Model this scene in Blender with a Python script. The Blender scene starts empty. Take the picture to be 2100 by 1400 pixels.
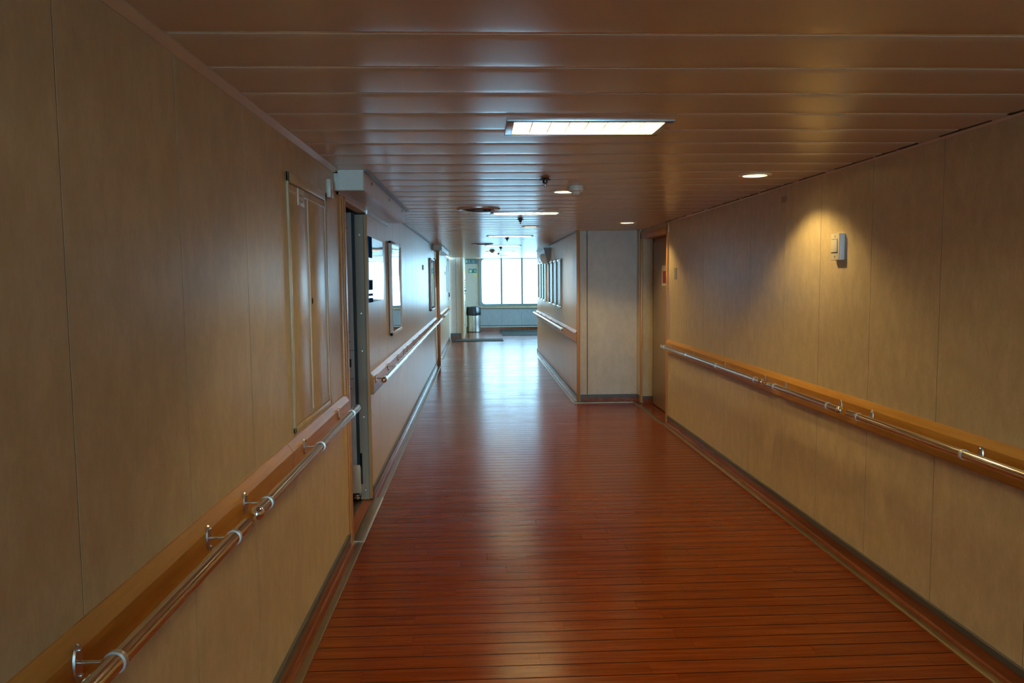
import bpy, bmesh, math, random
from mathutils import Vector, Matrix
random.seed(7)
C = bpy.context.scene.collection
S = bpy.context.scene

# ------------------------------------------------------------------ camera
H = 1.6
F_PX, PITCH, YAW, ROLL = 1593.94, -0.078959, 0.0420687, -0.0090576
cy, sy, cp, sp = math.cos(YAW), math.sin(YAW), math.cos(PITCH), math.sin(PITCH)
fw = Vector((sy * cp, cy * cp, sp)); rt0 = Vector((cy, -sy, 0)); up0 = rt0.cross(fw)
rt = math.cos(ROLL) * rt0 + math.sin(ROLL) * up0
up = -math.sin(ROLL) * rt0 + math.cos(ROLL) * up0
cam_d = bpy.data.cameras.new('camera'); cam = bpy.data.objects.new('camera', cam_d); C.objects.link(cam)
m = Matrix.Identity(4)
for i in range(3):
    m[i][0], m[i][1], m[i][2] = rt[i], up[i], -fw[i]
m[0][3], m[1][3], m[2][3] = 0, 0, H
cam.matrix_world = m
cam_d.sensor_fit = 'HORIZONTAL'; cam_d.sensor_width = 36; cam_d.lens = F_PX * 36 / 2100
cam_d.clip_start = 0.02; cam_d.clip_end = 400
S.camera = cam

# ------------------------------------------------------------------ world, exposure, light levels
SKY = 9.0
SKY_BEHIND = 45.0      # the sunnier side of the overcast sky, behind the camera
TUBE = 138.0
SPOT_W = 44.0
S.view_settings.view_transform = 'Standard'
S.view_settings.look = 'None'
S.view_settings.gamma = 1
S.view_settings.exposure = 0.12
S.view_settings.use_curve_mapping = False
try:
    S.cycles.use_denoising = True
    S.cycles.max_bounces = 10; S.cycles.diffuse_bounces = 6; S.cycles.glossy_bounces = 6
    S.cycles.sample_clamp_indirect = 6
    S.cycles.caustics_reflective = False; S.cycles.caustics_refractive = False
except Exception:
    pass
W = bpy.data.worlds.new('overcast_sky'); S.world = W; W.use_nodes = True
wn = W.node_tree; wn.nodes.clear()
wo = wn.nodes.new('ShaderNodeOutputWorld'); wb = wn.nodes.new('ShaderNodeBackground')
tc = wn.nodes.new('ShaderNodeTexCoord'); sx = wn.nodes.new('ShaderNodeSeparateXYZ'); rp = wn.nodes.new('ShaderNodeValToRGB')
mr = wn.nodes.new('ShaderNodeMapRange')
mr.inputs['From Min'].default_value = -0.25; mr.inputs['From Max'].default_value = 0.5
rp.color_ramp.elements[0].position = 0.0; rp.color_ramp.elements[0].color = (0.30, 0.60, 0.86, 1)
rp.color_ramp.elements[1].position = 1.0; rp.color_ramp.elements[1].color = (0.36, 0.70, 1.0, 1)
e = rp.color_ramp.elements.new(0.32); e.color = (0.37, 0.70, 0.95, 1)
e = rp.color_ramp.elements.new(0.36); e.color = (0.42, 0.75, 1.0, 1)
wn.links.new(tc.outputs['Generated'], sx.inputs[0]); wn.links.new(sx.outputs['Z'], mr.inputs['Value'])
wn.links.new(mr.outputs[0], rp.inputs[0]); wn.links.new(rp.outputs[0], wb.inputs['Color'])
mr2 = wn.nodes.new('ShaderNodeMapRange'); mr2.inputs['From Min'].default_value = -0.5; mr2.inputs['From Max'].default_value = 0.5
mr2.inputs['To Min'].default_value = SKY_BEHIND; mr2.inputs['To Max'].default_value = SKY
wn.links.new(sx.outputs['Y'], mr2.inputs['Value']); wn.links.new(mr2.outputs[0], wb.inputs['Strength'])
wn.links.new(wb.outputs[0], wo.inputs[0])
# portal in the far window opening: guides sampling of the daylight
pl = bpy.data.lights.new('window_portal', 'AREA'); pl.shape = 'RECTANGLE'; pl.size = 5.8; pl.size_y = 1.5
try: pl.cycles.is_portal = True
except Exception: pass
po = bpy.data.objects.new('window_portal', pl); C.objects.link(po)
po.location = (2.88, 25.14, 1.56); po.rotation_euler = (math.radians(-90), 0, 0)

pl2 = bpy.data.lights.new('window_portal', 'AREA'); pl2.shape = 'RECTANGLE'; pl2.size = 2.75; pl2.size_y = 1.46
try: pl2.cycles.is_portal = True
except Exception: pass
po2 = bpy.data.objects.new('window_portal', pl2); C.objects.link(po2)
po2.location = (0.64, -9.14, 1.46); po2.rotation_euler = (math.radians(90), 0, 0)

pl3 = bpy.data.lights.new('window_portal', 'AREA'); pl3.shape = 'RECTANGLE'; pl3.size = 1.5; pl3.size_y = 6.0
try: pl3.cycles.is_portal = True
except Exception: pass
po3 = bpy.data.objects.new('window_portal', pl3); C.objects.link(po3)
po3.location = (6.03, 21.4, 1.5); po3.rotation_euler = (0, math.radians(90), 0)

# ------------------------------------------------------------------ materials
def srgb(r, g, b):
    f = lambda c: (c / 255 / 12.92) if c / 255 <= 0.04045 else ((c / 255 + 0.055) / 1.055) ** 2.4
    return (f(r), f(g), f(b), 1)

def mat(name, col=(0.5, 0.5, 0.5), rough=0.5, metal=0.0, emit=None, strength=0.0, coat=0.0, spec=0.5):
    M = bpy.data.materials.new(name); M.use_nodes = True
    b = M.node_tree.nodes['Principled BSDF']
    b.inputs['Base Color'].default_value = (*col[:3], 1); b.inputs['Roughness'].default_value = rough
    b.inputs['Metallic'].default_value = metal; b.inputs['Coat Weight'].default_value = coat
    b.inputs['Specular IOR Level'].default_value = spec
    if emit:
        b.inputs['Emission Color'].default_value = (*emit[:3], 1); b.inputs['Emission Strength'].default_value = strength
    return M

class NT:
    def __init__(s, M): s.t = M.node_tree; s.b = s.t.nodes['Principled BSDF']
    def n(s, typ, **kw):
        x = s.t.nodes.new(typ)
        for k, v in kw.items(): setattr(x, k, v)
        return x
    def l(s, a, b): s.t.links.new(a, b)
    def math(s, op, a, b=None, c=None):
        x = s.n('ShaderNodeMath', operation=op)
        for i, v in enumerate((a, b, c)):
            if v is None: continue
            if isinstance(v, (int, float)): x.inputs[i].default_value = v
            else: s.l(v, x.inputs[i])
        return x.outputs[0]
    def comb(s, *v):
        x = s.n('ShaderNodeCombineXYZ')
        for i, q in enumerate(v):
            if isinstance(q, (int, float)): x.inputs[i].default_value = q
            else: s.l(q, x.inputs[i])
        return x.outputs[0]
    def pos(s):
        g = s.n('ShaderNodeNewGeometry'); q = s.n('ShaderNodeSeparateXYZ'); s.l(g.outputs['Position'], q.inputs[0])
        return q.outputs[0], q.outputs[1], q.outputs[2], g.outputs['Position']
    def noise(s, vec, scale=1, detail=4, rough=0.55):
        x = s.n('ShaderNodeTexNoise'); s.l(vec, x.inputs['Vector'])
        x.inputs['Scale'].default_value = scale; x.inputs['Detail'].default_value = detail; x.inputs['Roughness'].default_value = rough
        return x.outputs['Fac']
    def ramp(s, fac, stops):
        x = s.n('ShaderNodeValToRGB'); s.l(fac, x.inputs[0]); r = x.color_ramp
        r.elements[0].position, r.elements[0].color = stops[0][0], (*stops[0][1][:3], 1)
        r.elements[1].position, r.elements[1].color = stops[-1][0], (*stops[-1][1][:3], 1)
        for p_, c_ in stops[1:-1]:
            q = r.elements.new(p_); q.color = (*c_[:3], 1)
        return x.outputs[0]
    def mix(s, fac, a, b, mode='MIX'):
        x = s.n('ShaderNodeMix', data_type='RGBA', blend_type=mode)
        if isinstance(fac, (int, float)): x.inputs[0].default_value = fac
        else: s.l(fac, x.inputs[0])
        for i, v in ((6, a), (7, b)):
            if isinstance(v, tuple): x.inputs[i].default_value = (*v[:3], 1)
            else: s.l(v, x.inputs[i])
        return x.outputs[2]
    def bump(s, h, strength, dist):
        x = s.n('ShaderNodeBump'); s.l(h, x.inputs['Height']); x.inputs['Strength'].default_value = strength
        x.inputs['Distance'].default_value = dist; s.l(x.outputs[0], s.b.inputs['Normal'])

def laminate(name, a, b, rough, flow='y', wav=0.0):
    """cream decorative wall panel: cloudy mottling with a fine upright grain"""
    M = mat(name, a, rough); t = NT(M); x, y, z, p = t.pos()
    u = t.math('ADD', x, y)
    n1 = t.noise(t.comb(x, y, t.math('MULTIPLY', z, 0.55)), 13.0, 5, 0.62)
    n2 = t.noise(t.comb(t.math('MULTIPLY', x, 75), t.math('MULTIPLY', y, 75), t.math('MULTIPLY', z, 34)), 1.0, 3, 0.65)
    f = t.math('ADD', t.math('MULTIPLY', n1, 0.72), t.math('MULTIPLY', n2, 0.28))
    t.l(t.ramp(f, [(0.36, b), (0.50, tuple((p_ + q_) / 2 for p_, q_ in zip(a, b))), (0.60, a)]), t.b.inputs['Base Color'])
    t.l(t.math('ADD', t.math('MULTIPLY', n1, 0.10), rough - 0.05), t.b.inputs['Roughness'])
    if wav:
        n3 = t.noise(t.comb(t.math('MULTIPLY', x, 3.2), t.math('MULTIPLY', y, 3.2), t.math('MULTIPLY', z, 0.35)), 1.0, 2, 0.5)
        t.bump(n3, wav, 0.05)
    return M

def wood(name, dark, light, rough, axis='y', freq=1.0, coat=0.0):
    M = mat(name, light, rough, coat=coat); t = NT(M); x, y, z, p = t.pos()
    k = {'x': (1.3, 26, 26), 'y': (26, 1.3, 26), 'z': (26, 26, 1.3)}[axis]
    v = t.comb(*(t.math('MULTIPLY', q, kk * freq) for q, kk in zip((x, y, z), k)))
    n1 = t.noise(v, 1.0, 5, 0.6)
    n2 = t.noise(v, 5.0, 3, 0.6)
    f = t.math('ADD', t.math('MULTIPLY', n1, 0.7), t.math('MULTIPLY', n2, 0.3))
    t.l(t.ramp(f, [(0.32, dark), (0.62, light)]), t.b.inputs['Base Color'])
    return M

CREAM_A, CREAM_B = (0.665, 0.545, 0.335), (0.555, 0.445, 0.26)
M_WALL = laminate('cream_laminate', CREAM_A, CREAM_B, 0.34, wav=0.002)
M_WALL2 = laminate('pinkish_cream_laminate', (0.65, 0.54, 0.37), (0.60, 0.49, 0.325), 0.30, wav=0.0012)
M_GREYLAM = laminate('pale_grey_laminate', (0.72, 0.73, 0.66), (0.66, 0.67, 0.60), 0.4)
M_WALLGREY = laminate('grey_cream_laminate', (0.60, 0.54, 0.43), (0.52, 0.465, 0.365), 0.38)
M_SEAM = mat('dark_joint', (0.035, 0.025, 0.016), 0.8)
M_OAK = wood('oiled_beech_rail', (0.46, 0.20, 0.028), (0.66, 0.335, 0.060), 0.34, 'y', 0.6)
M_OAKZ = wood('beech_trim', (0.46, 0.21, 0.06), (0.66, 0.345, 0.115), 0.36, 'z', 0.8)
M_PALEOAK = wood('pale_beech_edge', (0.50, 0.30, 0.12), (0.62, 0.40, 0.18), 0.4, 'z', 0.8)
M_REDWOOD = wood('red_wood_skirting', (0.13, 0.035, 0.012), (0.26, 0.075, 0.025), 0.22, 'y', 0.7)
M_STEEL = mat('polished_steel', (0.80, 0.78, 0.72), 0.13, 1.0)
M_CHROME = mat('chrome', (0.88, 0.88, 0.88), 0.06, 1.0)
M_RING = mat('bright_collar', (0.80, 0.80, 0.80), 0.25, 0.6)
M_BRUSHED = mat('brushed_steel', (0.62, 0.60, 0.54), 0.3, 1.0)
M_BRASS = mat('worn_metal_strip', (0.40, 0.335, 0.215), 0.34, 1.0)
M_CAP = mat('grey_rubber_cap', (0.085, 0.085, 0.08), 0.42)
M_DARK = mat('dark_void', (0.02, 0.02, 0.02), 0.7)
M_WHITE = mat('white_enamel', (0.84, 0.85, 0.84), 0.3)
M_IVORY = mat('ivory_plastic', (0.74, 0.69, 0.57), 0.36)
M_GREYPL = mat('grey_plastic', (0.33, 0.32, 0.29), 0.45)
M_DARKMETAL = mat('dark_metal', (0.10, 0.09, 0.085), 0.35, 0.8)
M_GROOVE = mat('grey_ceiling_groove', (0.86, 0.90, 0.90), 0.38, 0.75)
M_ALU = mat('aluminium_frame', (0.62, 0.66, 0.68), 0.3, 0.7)
M_WINFRAME = mat('backlit_window_frame', (0.26, 0.33, 0.35), 0.35, 0.2)  # aluminium frames darkened in the base colour to look backlit
M_UNDERWIN = laminate('blue_grey_laminate', (0.42, 0.47, 0.50), (0.37, 0.41, 0.44), 0.4)
M_NAVY = mat('navy_print', (0.020, 0.085, 0.26), 0.7, spec=0.0)
M_PRINT = mat('pale_print', (0.50, 0.50, 0.48), 0.06, coat=1.0)
M_GLOSSPIC = mat('glazed_print', (0.30, 0.22, 0.15), 0.045, coat=1.0)
M_DARKPIC = mat('dark_glazed_picture', (0.075, 0.055, 0.05), 0.22, spec=0.12)
M_BAG = mat('black_bin_liner', (0.012, 0.016, 0.024), 0.28)
M_GREEN = mat('sign_green', (0.0, 0.20, 0.13), 0.35)
M_TEAL = mat('dull_teal_lens', (0.012, 0.09, 0.10), 0.2)
M_TEALPALE = mat('pale_sign_mark', (0.45, 0.55, 0.52), 0.4)
M_YELLOW = mat('yellow_notice', (0.68, 0.48, 0.05), 0.5)
M_PALEYELLOW = mat('pale_yellow_notice', (0.72, 0.66, 0.30), 0.5)
M_PAPER = mat('white_notice', (0.72, 0.72, 0.70), 0.5)
M_RED = mat('red_mark', (0.30, 0.03, 0.02), 0.4)
M_MAROON = mat('maroon_lock_cover', (0.10, 0.012, 0.02), 0.35)
M_STEELDOOR = None
M_BEIGEGREY = mat('beige_grey_paint', (0.40, 0.365, 0.275), 0.45)
M_GASKET = mat('dark_teal_gasket', (0.010, 0.032, 0.036), 0.4)
M_DOORLAM = laminate('door_laminate', (0.40, 0.30, 0.17), (0.34, 0.25, 0.14), 0.36)
M_TUBE = mat('lit_fluorescent_tube', (1, 1, 1), 0.5, emit=(1.0, 0.77, 0.38), strength=TUBE)
M_LAMP = mat('lit_downlight_lens', (1, 1, 1), 0.5, emit=(1.0, 0.76, 0.34), strength=14.0)
M_LOUVRE = mat('white_louvre', (0.80, 0.79, 0.75), 0.3)

def steel_leaf():
    M = mat('worn_steel_sheet', (0.34, 0.38, 0.38), 0.42, 0.15); t = NT(M); x, y, z, p = t.pos()
    n = t.noise(t.comb(t.math('MULTIPLY', x, 30), t.math('MULTIPLY', y, 30), t.math('MULTIPLY', z, 4)), 1.0, 6, 0.7)
    t.l(t.ramp(n, [(0.3, (0.50, 0.56, 0.57)), (0.7, (0.74, 0.80, 0.78))]), t.b.inputs['Base Color'])
    t.l(t.math('ADD', t.math('MULTIPLY', n, 0.3), 0.25), t.b.inputs['Roughness'])
    return M
M_STEELDOOR = steel_leaf()

def floor_mat():
    M = mat('red_wood_strip_floor', (0.25, 0.07, 0.02), 0.2); t = NT(M); x, y, z, p = t.pos()
    v = t.math('DIVIDE', t.math('SUBTRACT', y, 3.113 - 10.3), 0.103)
    row = t.math('FLOOR', v); fr = t.math('FRACT', v)
    w1 = t.n('ShaderNodeTexWhiteNoise', noise_dimensions='1D'); t.l(row, w1.inputs['W'])
    xx = t.math('ADD', t.math('DIVIDE', x, 1.18), t.math('MULTIPLY', w1.outputs['Value'], 17.0))
    pc = t.math('FLOOR', xx); fx = t.math('FRACT', xx)
    w2 = t.n('ShaderNodeTexWhiteNoise', noise_dimensions='2D'); t.l(t.comb(row, pc, 0), w2.inputs['Vector'])
    off = t.math('MULTIPLY', w2.outputs['Value'], 31.0)
    g1 = t.noise(t.comb(t.math('ADD', t.math('MULTIPLY', x, 2.0), off), t.math('MULTIPLY', y, 34), off), 1.0, 6, 0.62)
    g2 = t.noise(t.comb(t.math('ADD', t.math('MULTIPLY', x, 9.0), off), t.math('MULTIPLY', y, 150), off), 1.0, 4, 0.6)
    f = t.math('ADD', t.math('MULTIPLY', g1, 0.7), t.math('MULTIPLY', g2, 0.3))
    col = t.ramp(f, [(0.25, (0.115, 0.019, 0.0025)), (0.45, (0.18, 0.033, 0.004)), (0.62, (0.245, 0.052, 0.006)), (0.8, (0.30, 0.072, 0.010))])
    tint = t.ramp(w2.outputs['Value'], [(0.0, (0.90, 0.87, 0.85)), (1.0, (1.0, 1.0, 1.0))])
    col = t.mix(1.0, col, tint, 'MULTIPLY')
    seam = t.math('LESS_THAN', fr, 0.062); joint = t.math('LESS_THAN', fx, 0.0022)
    s_ = t.math('MAXIMUM', seam, t.math('MULTIPLY', joint, 0.35))
    col = t.mix(t.math('MULTIPLY', s_, 0.93), col, (0.016, 0.006, 0.003))
    t.l(col, t.b.inputs['Base Color'])
    wear = t.noise(t.comb(t.math('MULTIPLY', x, 2.2), t.math('MULTIPLY', y, 2.2), 0), 1.0, 4, 0.6)
    rr = t.math('ADD', t.math('ADD', t.math('MULTIPLY', wear, 0.09), 0.15), t.math('MULTIPLY', seam, 0.3))
    rr = t.math('ADD', rr, t.math('MULTIPLY', w2.outputs['Value'], 0.05))
    t.l(rr, t.b.inputs['Roughness'])
    t.l(t.math('SUBTRACT', 0.32, t.math('MULTIPLY', seam, 0.30)), t.b.inputs['Specular IOR Level'])
    cam_ = t.math('MULTIPLY', t.math('MULTIPLY', fr, t.math('SUBTRACT', 1.0, fr)), 4.0)
    hgt = t.math('ADD', t.math('MULTIPLY', cam_, 0.55), t.math('MULTIPLY', g1, 0.08))
    hgt = t.math('SUBTRACT', hgt, t.math('MULTIPLY', seam, 0.4))
    t.bump(hgt, 0.22, 0.0016)
    return M
M_FLOOR = floor_mat()

def ceil_mat():
    M = mat('cream_lacquered_ceiling', (0.65, 0.545, 0.385), 0.25); t = NT(M); x, y, z, p = t.pos()
    n = t.noise(t.comb(t.math('MULTIPLY', x, 0.7), t.math('MULTIPLY', y, 5), 0), 1.0, 3, 0.5)
    t.l(t.math('ADD', t.math('MULTIPLY', n, 0.08), 0.20), t.b.inputs['Roughness'])
    t.bump(n, 0.10, 0.01)
    return M
M_CEIL = ceil_mat()

def mat_rug():
    M = mat('grey_blue_floor_mat', (0.06, 0.085, 0.085), 0.95); t = NT(M); x, y, z, p = t.pos()
    n = t.noise(p, 45, 3, 0.7)
    t.l(t.ramp(n, [(0.35, (0.022, 0.034, 0.038)), (0.65, (0.07, 0.092, 0.092))]), t.b.inputs['Base Color'])
    return M
M_RUG = mat_rug()

def glass_mat():
    M = bpy.data.materials.new('window_glass'); M.use_nodes = True; n = M.node_tree; n.nodes.clear()
    o = n.nodes.new('ShaderNodeOutputMaterial'); mx = n.nodes.new('ShaderNodeMixShader')
    tr = n.nodes.new('ShaderNodeBsdfTransparent'); gl = n.nodes.new('ShaderNodeBsdfGlossy'); fr = n.nodes.new('ShaderNodeFresnel')
    tr.inputs[0].default_value = (0.95, 0.98, 0.98, 1); gl.inputs['Roughness'].default_value = 0.02; fr.inputs[0].default_value = 1.45
    n.links.new(fr.outputs[0], mx.inputs[0]); n.links.new(tr.outputs[0], mx.inputs[1]); n.links.new(gl.outputs[0], mx.inputs[2])
    n.links.new(mx.outputs[0], o.inputs[0]); return M
M_GLASS = glass_mat()

# ------------------------------------------------------------------ mesh helpers
class MB:
    def __init__(s): s.bm = bmesh.new()
    def _fin(s, geom, mi):
        for f in geom: f.material_index = mi
    def box(s, a, b, mi=0, bev=0.0):
        x0, x1 = sorted((a[0], b[0])); y0, y1 = sorted((a[1], b[1])); z0, z1 = sorted((a[2], b[2]))
        t = bmesh.new()
        vs = [t.verts.new((x, y, z)) for x in (x0, x1) for y in (y0, y1) for z in (z0, z1)]
        for q in ((0, 1, 3, 2), (4, 6, 7, 5), (0, 4, 5, 1), (2, 3, 7, 6), (0, 2, 6, 4), (1, 5, 7, 3)):
            t.faces.new([vs[i] for i in q])
        if bev: bmesh.ops.bevel(t, geom=list(t.edges), offset=bev, segments=2, affect='EDGES', profile=0.5)
        s.merge(t, mi); return s
    def merge(s, t, mi=0):
        mp = {v: s.bm.verts.new(v.co) for v in t.verts}
        for f in t.faces:
            try:
                g = s.bm.faces.new([mp[v] for v in f.verts]); g.material_index = mi; g.smooth = f.smooth
            except ValueError: pass
        t.free()
    def quad(s, pts, mi=0):
        f = s.bm.faces.new([s.bm.verts.new(p) for p in pts]); f.material_index = mi; return s
    def prism(s, poly, axis, a, b, mi=0):
        """poly: 2-D points in the two other axes (in x,y,z order), swept along axis from a to b"""
        def P(q, w):
            return {'x': (w, q[0], q[1]), 'y': (q[0], w, q[1]), 'z': (q[0], q[1], w)}[axis]
        A = [s.bm.verts.new(P(q, a)) for q in poly]; B = [s.bm.verts.new(P(q, b)) for q in poly]; n = len(poly)
        fs = [s.bm.faces.new((A[i], A[(i + 1) % n], B[(i + 1) % n], B[i])) for i in range(n)]
        fs += [s.bm.faces.new(A[::-1]), s.bm.faces.new(B)]
        s._fin(fs, mi); return s
    def tube(s, p0, p1, r, seg=20, r2=None, mi=0, caps=True):
        p0, p1 = Vector(p0), Vector(p1); d = (p1 - p0).normalized(); r2 = r if r2 is None else r2
        a = d.orthogonal().normalized(); b = d.cross(a)
        R = [[s.bm.verts.new(p + rr * (math.cos(2 * math.pi * i / seg) * a + math.sin(2 * math.pi * i / seg) * b)) for i in range(seg)] for p, rr in ((p0, r), (p1, r2))]
        fs = []
        for i in range(seg):
            j = (i + 1) % seg; f = s.bm.faces.new((R[0][i], R[0][j], R[1][j], R[1][i])); f.smooth = True; fs.append(f)
        if caps: fs += [s.bm.faces.new(R[0][::-1]), s.bm.faces.new(R[1])]
        s._fin(fs, mi); return s
    def lathe(s, prof, c, seg=32, axis='z', mi=0, sx=1.0, sy=1.0):
        """prof: (radius, offset along axis) points; closed at both ends where radius is 0"""
        def P(r, t, a):
            u, v = r * math.cos(a) * sx, r * math.sin(a) * sy
            q = {'z': (u, v, t), 'x': (t, u, v), 'y': (u, t, v)}[axis]
            return Vector(c) + Vector(q)
        rings = []
        for r, t in prof:
            rings.append([s.bm.verts.new(P(0, t, 0))] if r <= 1e-7 else [s.bm.verts.new(P(r, t, 2 * math.pi * i / seg)) for i in range(seg)])
        fs = []
        for A, B in zip(rings, rings[1:]):
            for i in range(seg):
                j = (i + 1) % seg
                if len(A) == 1 and len(B) == 1: continue
                if len(A) == 1: vs = (A[0], B[j], B[i])
                elif len(B) == 1: vs = (A[i], A[j], B[0])
                else: vs = (A[i], A[j], B[j], B[i])
                f = s.bm.faces.new(vs); f.smooth = True; fs.append(f)
        s._fin(fs, mi); return s
    def sphere(s, c, r, seg=20, mi=0):
        k = 12
        return s.lathe([(r * math.sin(math.pi * i / k), -r * math.cos(math.pi * i / k)) for i in range(k + 1)], c, seg, mi=mi)

WL = {}
def obj(name, mb, mats, parent=None):
    mats = mats if isinstance(mats, (list, tuple)) else [mats]
    bmesh.ops.recalc_face_normals(mb.bm, faces=mb.bm.faces)
    off = WL.get(parent.name, Vector()) if parent else Vector()
    for v in mb.bm.verts: v.co -= off
    me = bpy.data.meshes.new(name); mb.bm.to_mesh(me); mb.bm.free()
    for q in mats: me.materials.append(q)
    try: me.set_sharp_from_angle(angle=math.radians(28))
    except Exception: pass
    o = bpy.data.objects.new(name, me); C.objects.link(o)
    if parent: o.parent = parent; WL[o.name] = off.copy()
    return o
def struct(name, mb, mats, parent=None):
    o = obj(name, mb, mats, parent)
    if parent is None: o['kind'] = 'structure'
    return o
def sroot(name, loc):
    o = bpy.data.objects.new(name, None); C.objects.link(o); o.location = loc; WL[o.name] = Vector(loc)
    o['kind'] = 'structure'; o.empty_display_size = 0.1; return o
def thing(name, label, cat, loc, group=None):
    o = bpy.data.objects.new(name, None); C.objects.link(o); o.location = loc; WL[o.name] = Vector(loc)
    o['label'] = label; o['category'] = cat; o.empty_display_size = 0.1
    if group: o['group'] = group
    return o
def tag(o, label, cat, group=None):
    o['label'] = label; o['category'] = cat
    if group: o['group'] = group
    return o
def dup(root, loc, label):
    r = root.copy(); C.objects.link(r); r.location = loc; r['label'] = label
    for ch in list(root.children):
        c = ch.copy(); C.objects.link(c); c.parent = r
        for g in list(ch.children):
            d = g.copy(); C.objects.link(d); d.parent = c
    return r

# ------------------------------------------------------------------ dimensions
XL, XR, XM = -0.80, 2.08, 1.28          # left wall, right wall, middle wall further down
ZC = 2.2225                              # ceiling
Y0, YE, YF = -9.0, 22.3, 25.0            # wall behind the camera, end of the low ceiling, window wall
FLUOR = [(0.124, 0.772, 3.085, 3.385), (0.124, 0.772, 7.20, 7.47), (0.124, 0.772, 10.98, 11.26), (0.124, 0.772, 14.02, 14.30), (0.160, 0.780, 16.95, 17.2), (0.124, 0.772, -0.90, -0.60)]
DOWN = [(1.685, 4.72), (1.650, 8.615), (0.615, 5.55), (0.612, 9.15), (0.290, 16.72), (0.640, 19.7), (0.012, 21.9), (1.70, 0.83)]
DH = 0.068

# ------------------------------------------------------------------ setting: floor
fl = MB(); fl.box((-2.4, Y0, -0.06), (6.0, YF + 0.1, 0.0)); struct('floor', fl, M_FLOOR)

# ------------------------------------------------------------------ setting: ceiling
def build_ceiling():
    pitch, first = 0.318, 2.016 - 0.318 * 36
    pts = []
    k = 0
    while True:
        y = first + pitch * k
        if y > YE: break
        g = 0.020
        for dy, dz, mi in ((0.0, 0.0035, 2), (0.003, 0.0022, 1), (g, 0.0022, 0), (g + 0.0005, 0.0012, 0), (g + 0.010, -0.0001, 0), (g + 0.05, -0.0005, 0), (g + 0.15, -0.0008, 0), (g + 0.24, -0.0005, 0), (pitch - 0.012, 0.0, 0), (pitch - 0.001, 0.0012, 2)):
            pts.append((y + dy, ZC + dz, mi))
        k += 1
    cuts = sorted({v for r in FLUOR for v in r[2:4]} | {v for q in DOWN for v in (q[1] - DH, q[1] + DH)} | {Y0, 10.05, 17.1, YE})
    for cval in cuts:
        for i in range(len(pts) - 1):
            if pts[i][0] < cval < pts[i + 1][0]:
                tt = (cval - pts[i][0]) / (pts[i + 1][0] - pts[i][0])
                pts.insert(i + 1, (cval, pts[i][1] + tt * (pts[i + 1][1] - pts[i][1]), pts[i][2])); break
    pts = [p for p in pts if Y0 - 1e-6 <= p[0] <= YE + 1e-6]
    xs = sorted({-2.3, XL - 0.02, 1.38, 2.36, 5.9} | {v for r in FLUOR for v in r[0:2]} | {v for q in DOWN for v in (q[0] - DH, q[0] + DH)})
    rects = list(FLUOR) + [(q[0] - DH, q[0] + DH, q[1] - DH, q[1] + DH) for q in DOWN]
    mb = MB(); vv = {}
    def V(i, j):
        if (i, j) not in vv: vv[i, j] = mb.bm.verts.new((xs[i], pts[j][0], pts[j][1]))
        return vv[i, j]
    for j in range(len(pts) - 1):
        ym = (pts[j][0] + pts[j + 1][0]) / 2
        if pts[j + 1][0] - pts[j][0] < 1e-7: continue
        for i in range(len(xs) - 1):
            xm = (xs[i] + xs[i + 1]) / 2
            if any(r[0] < xm < r[1] and r[2] < ym < r[3] for r in rects): continue
            if xm < XL - 0.02 and not (4.4 < ym < 5.9): continue
            if xm > 2.36 and ym < 17.1: continue
            if 1.38 < xm and 10.1 < ym < 17.1: continue
            f = mb.bm.faces.new((V(i, j), V(i, j + 1), V(i + 1, j + 1), V(i + 1, j))); f.material_index = pts[j][2]
    # raised ceiling over the lobby by the window
    mb.box((-0.6, YE, 2.36), (5.9, YF + 0.05, 2.40))
    mb.box((-0.6, YE, ZC + 0.001), (5.9, YE + 0.02, 2.40))
    for f in mb.bm.faces:
        f.normal_update()
    o = struct('ceiling', mb, [M_CEIL, M_GROOVE, M_SEAM])
    return o
build_ceiling()

# ------------------------------------------------------------------ setting: walls made of upright panels
def panel_wall(name, mtl, x, ys, z0, z1, side, gap=0.0038, th=0.02, skip=None, extra=None):
    """wall in the plane x, room on the side given by the sign; panels between successive ys"""
    mb = MB(); s = -side
    for a, b in zip(ys, ys[1:]):
        mb.box((x, a + gap / 2, z0), (x + s * th, b - gap / 2, z1), 0)
    mb.box((x + s * 0.0012, ys[0], z0), (x + s * 0.05, ys[-1], z1), 1)
    if extra: extra(mb)
    return struct(name, mb, [mtl, M_SEAM])
panel_wall('wall_left', M_WALL, XL, [Y0, -8.6, -8.051, -7.451, -6.851, -6.251, -5.651, -5.051, -4.451, -3.851, -3.251, -2.651, -2.051, -1.451, -0.851, -0.251, 0.349, 0.949, 1.549, 2.145, 2.745, 3.345, 3.945, 4.70], 0.0, ZC, 1)
panel_wall('wall_left_middle', M_WALL2, XL, [5.665, 6.2, 6.8, 7.4, 8.0, 8.6, 9.4, 10.0, 10.6, 11.2, 11.8, 12.4, 13.0, 13.6, 14.2, 14.66], 0.0, ZC, 1)
panel_wall('wall_left_far', M_WALL2, XL, [15.9, 16.5, 17.1, 17.7, 18.3, 18.9, 19.5], 0.0, ZC, 1)
mb = MB(); mb.box((XL, 14.8, 0), (XL - 0.05, 15.9, ZC)); struct('wall_left_infill', mb, M_WALL2)
panel_wall('wall_right', M_WALL, XR, [Y0, -8.7, -8.1, -7.5, -6.9, -6.3, -5.7, -5.1, -4.5, -3.9, -3.3, -2.7, -2.1, -1.5, -0.9, -0.3, 0.32, 0.95, 1.57, 2.19, 2.81, 3.43, 4.056, 4.673, 5.23, 5.894, 6.50, 7.139, 7.72, 8.36, 8.46], 0.0, ZC, -1)
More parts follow.
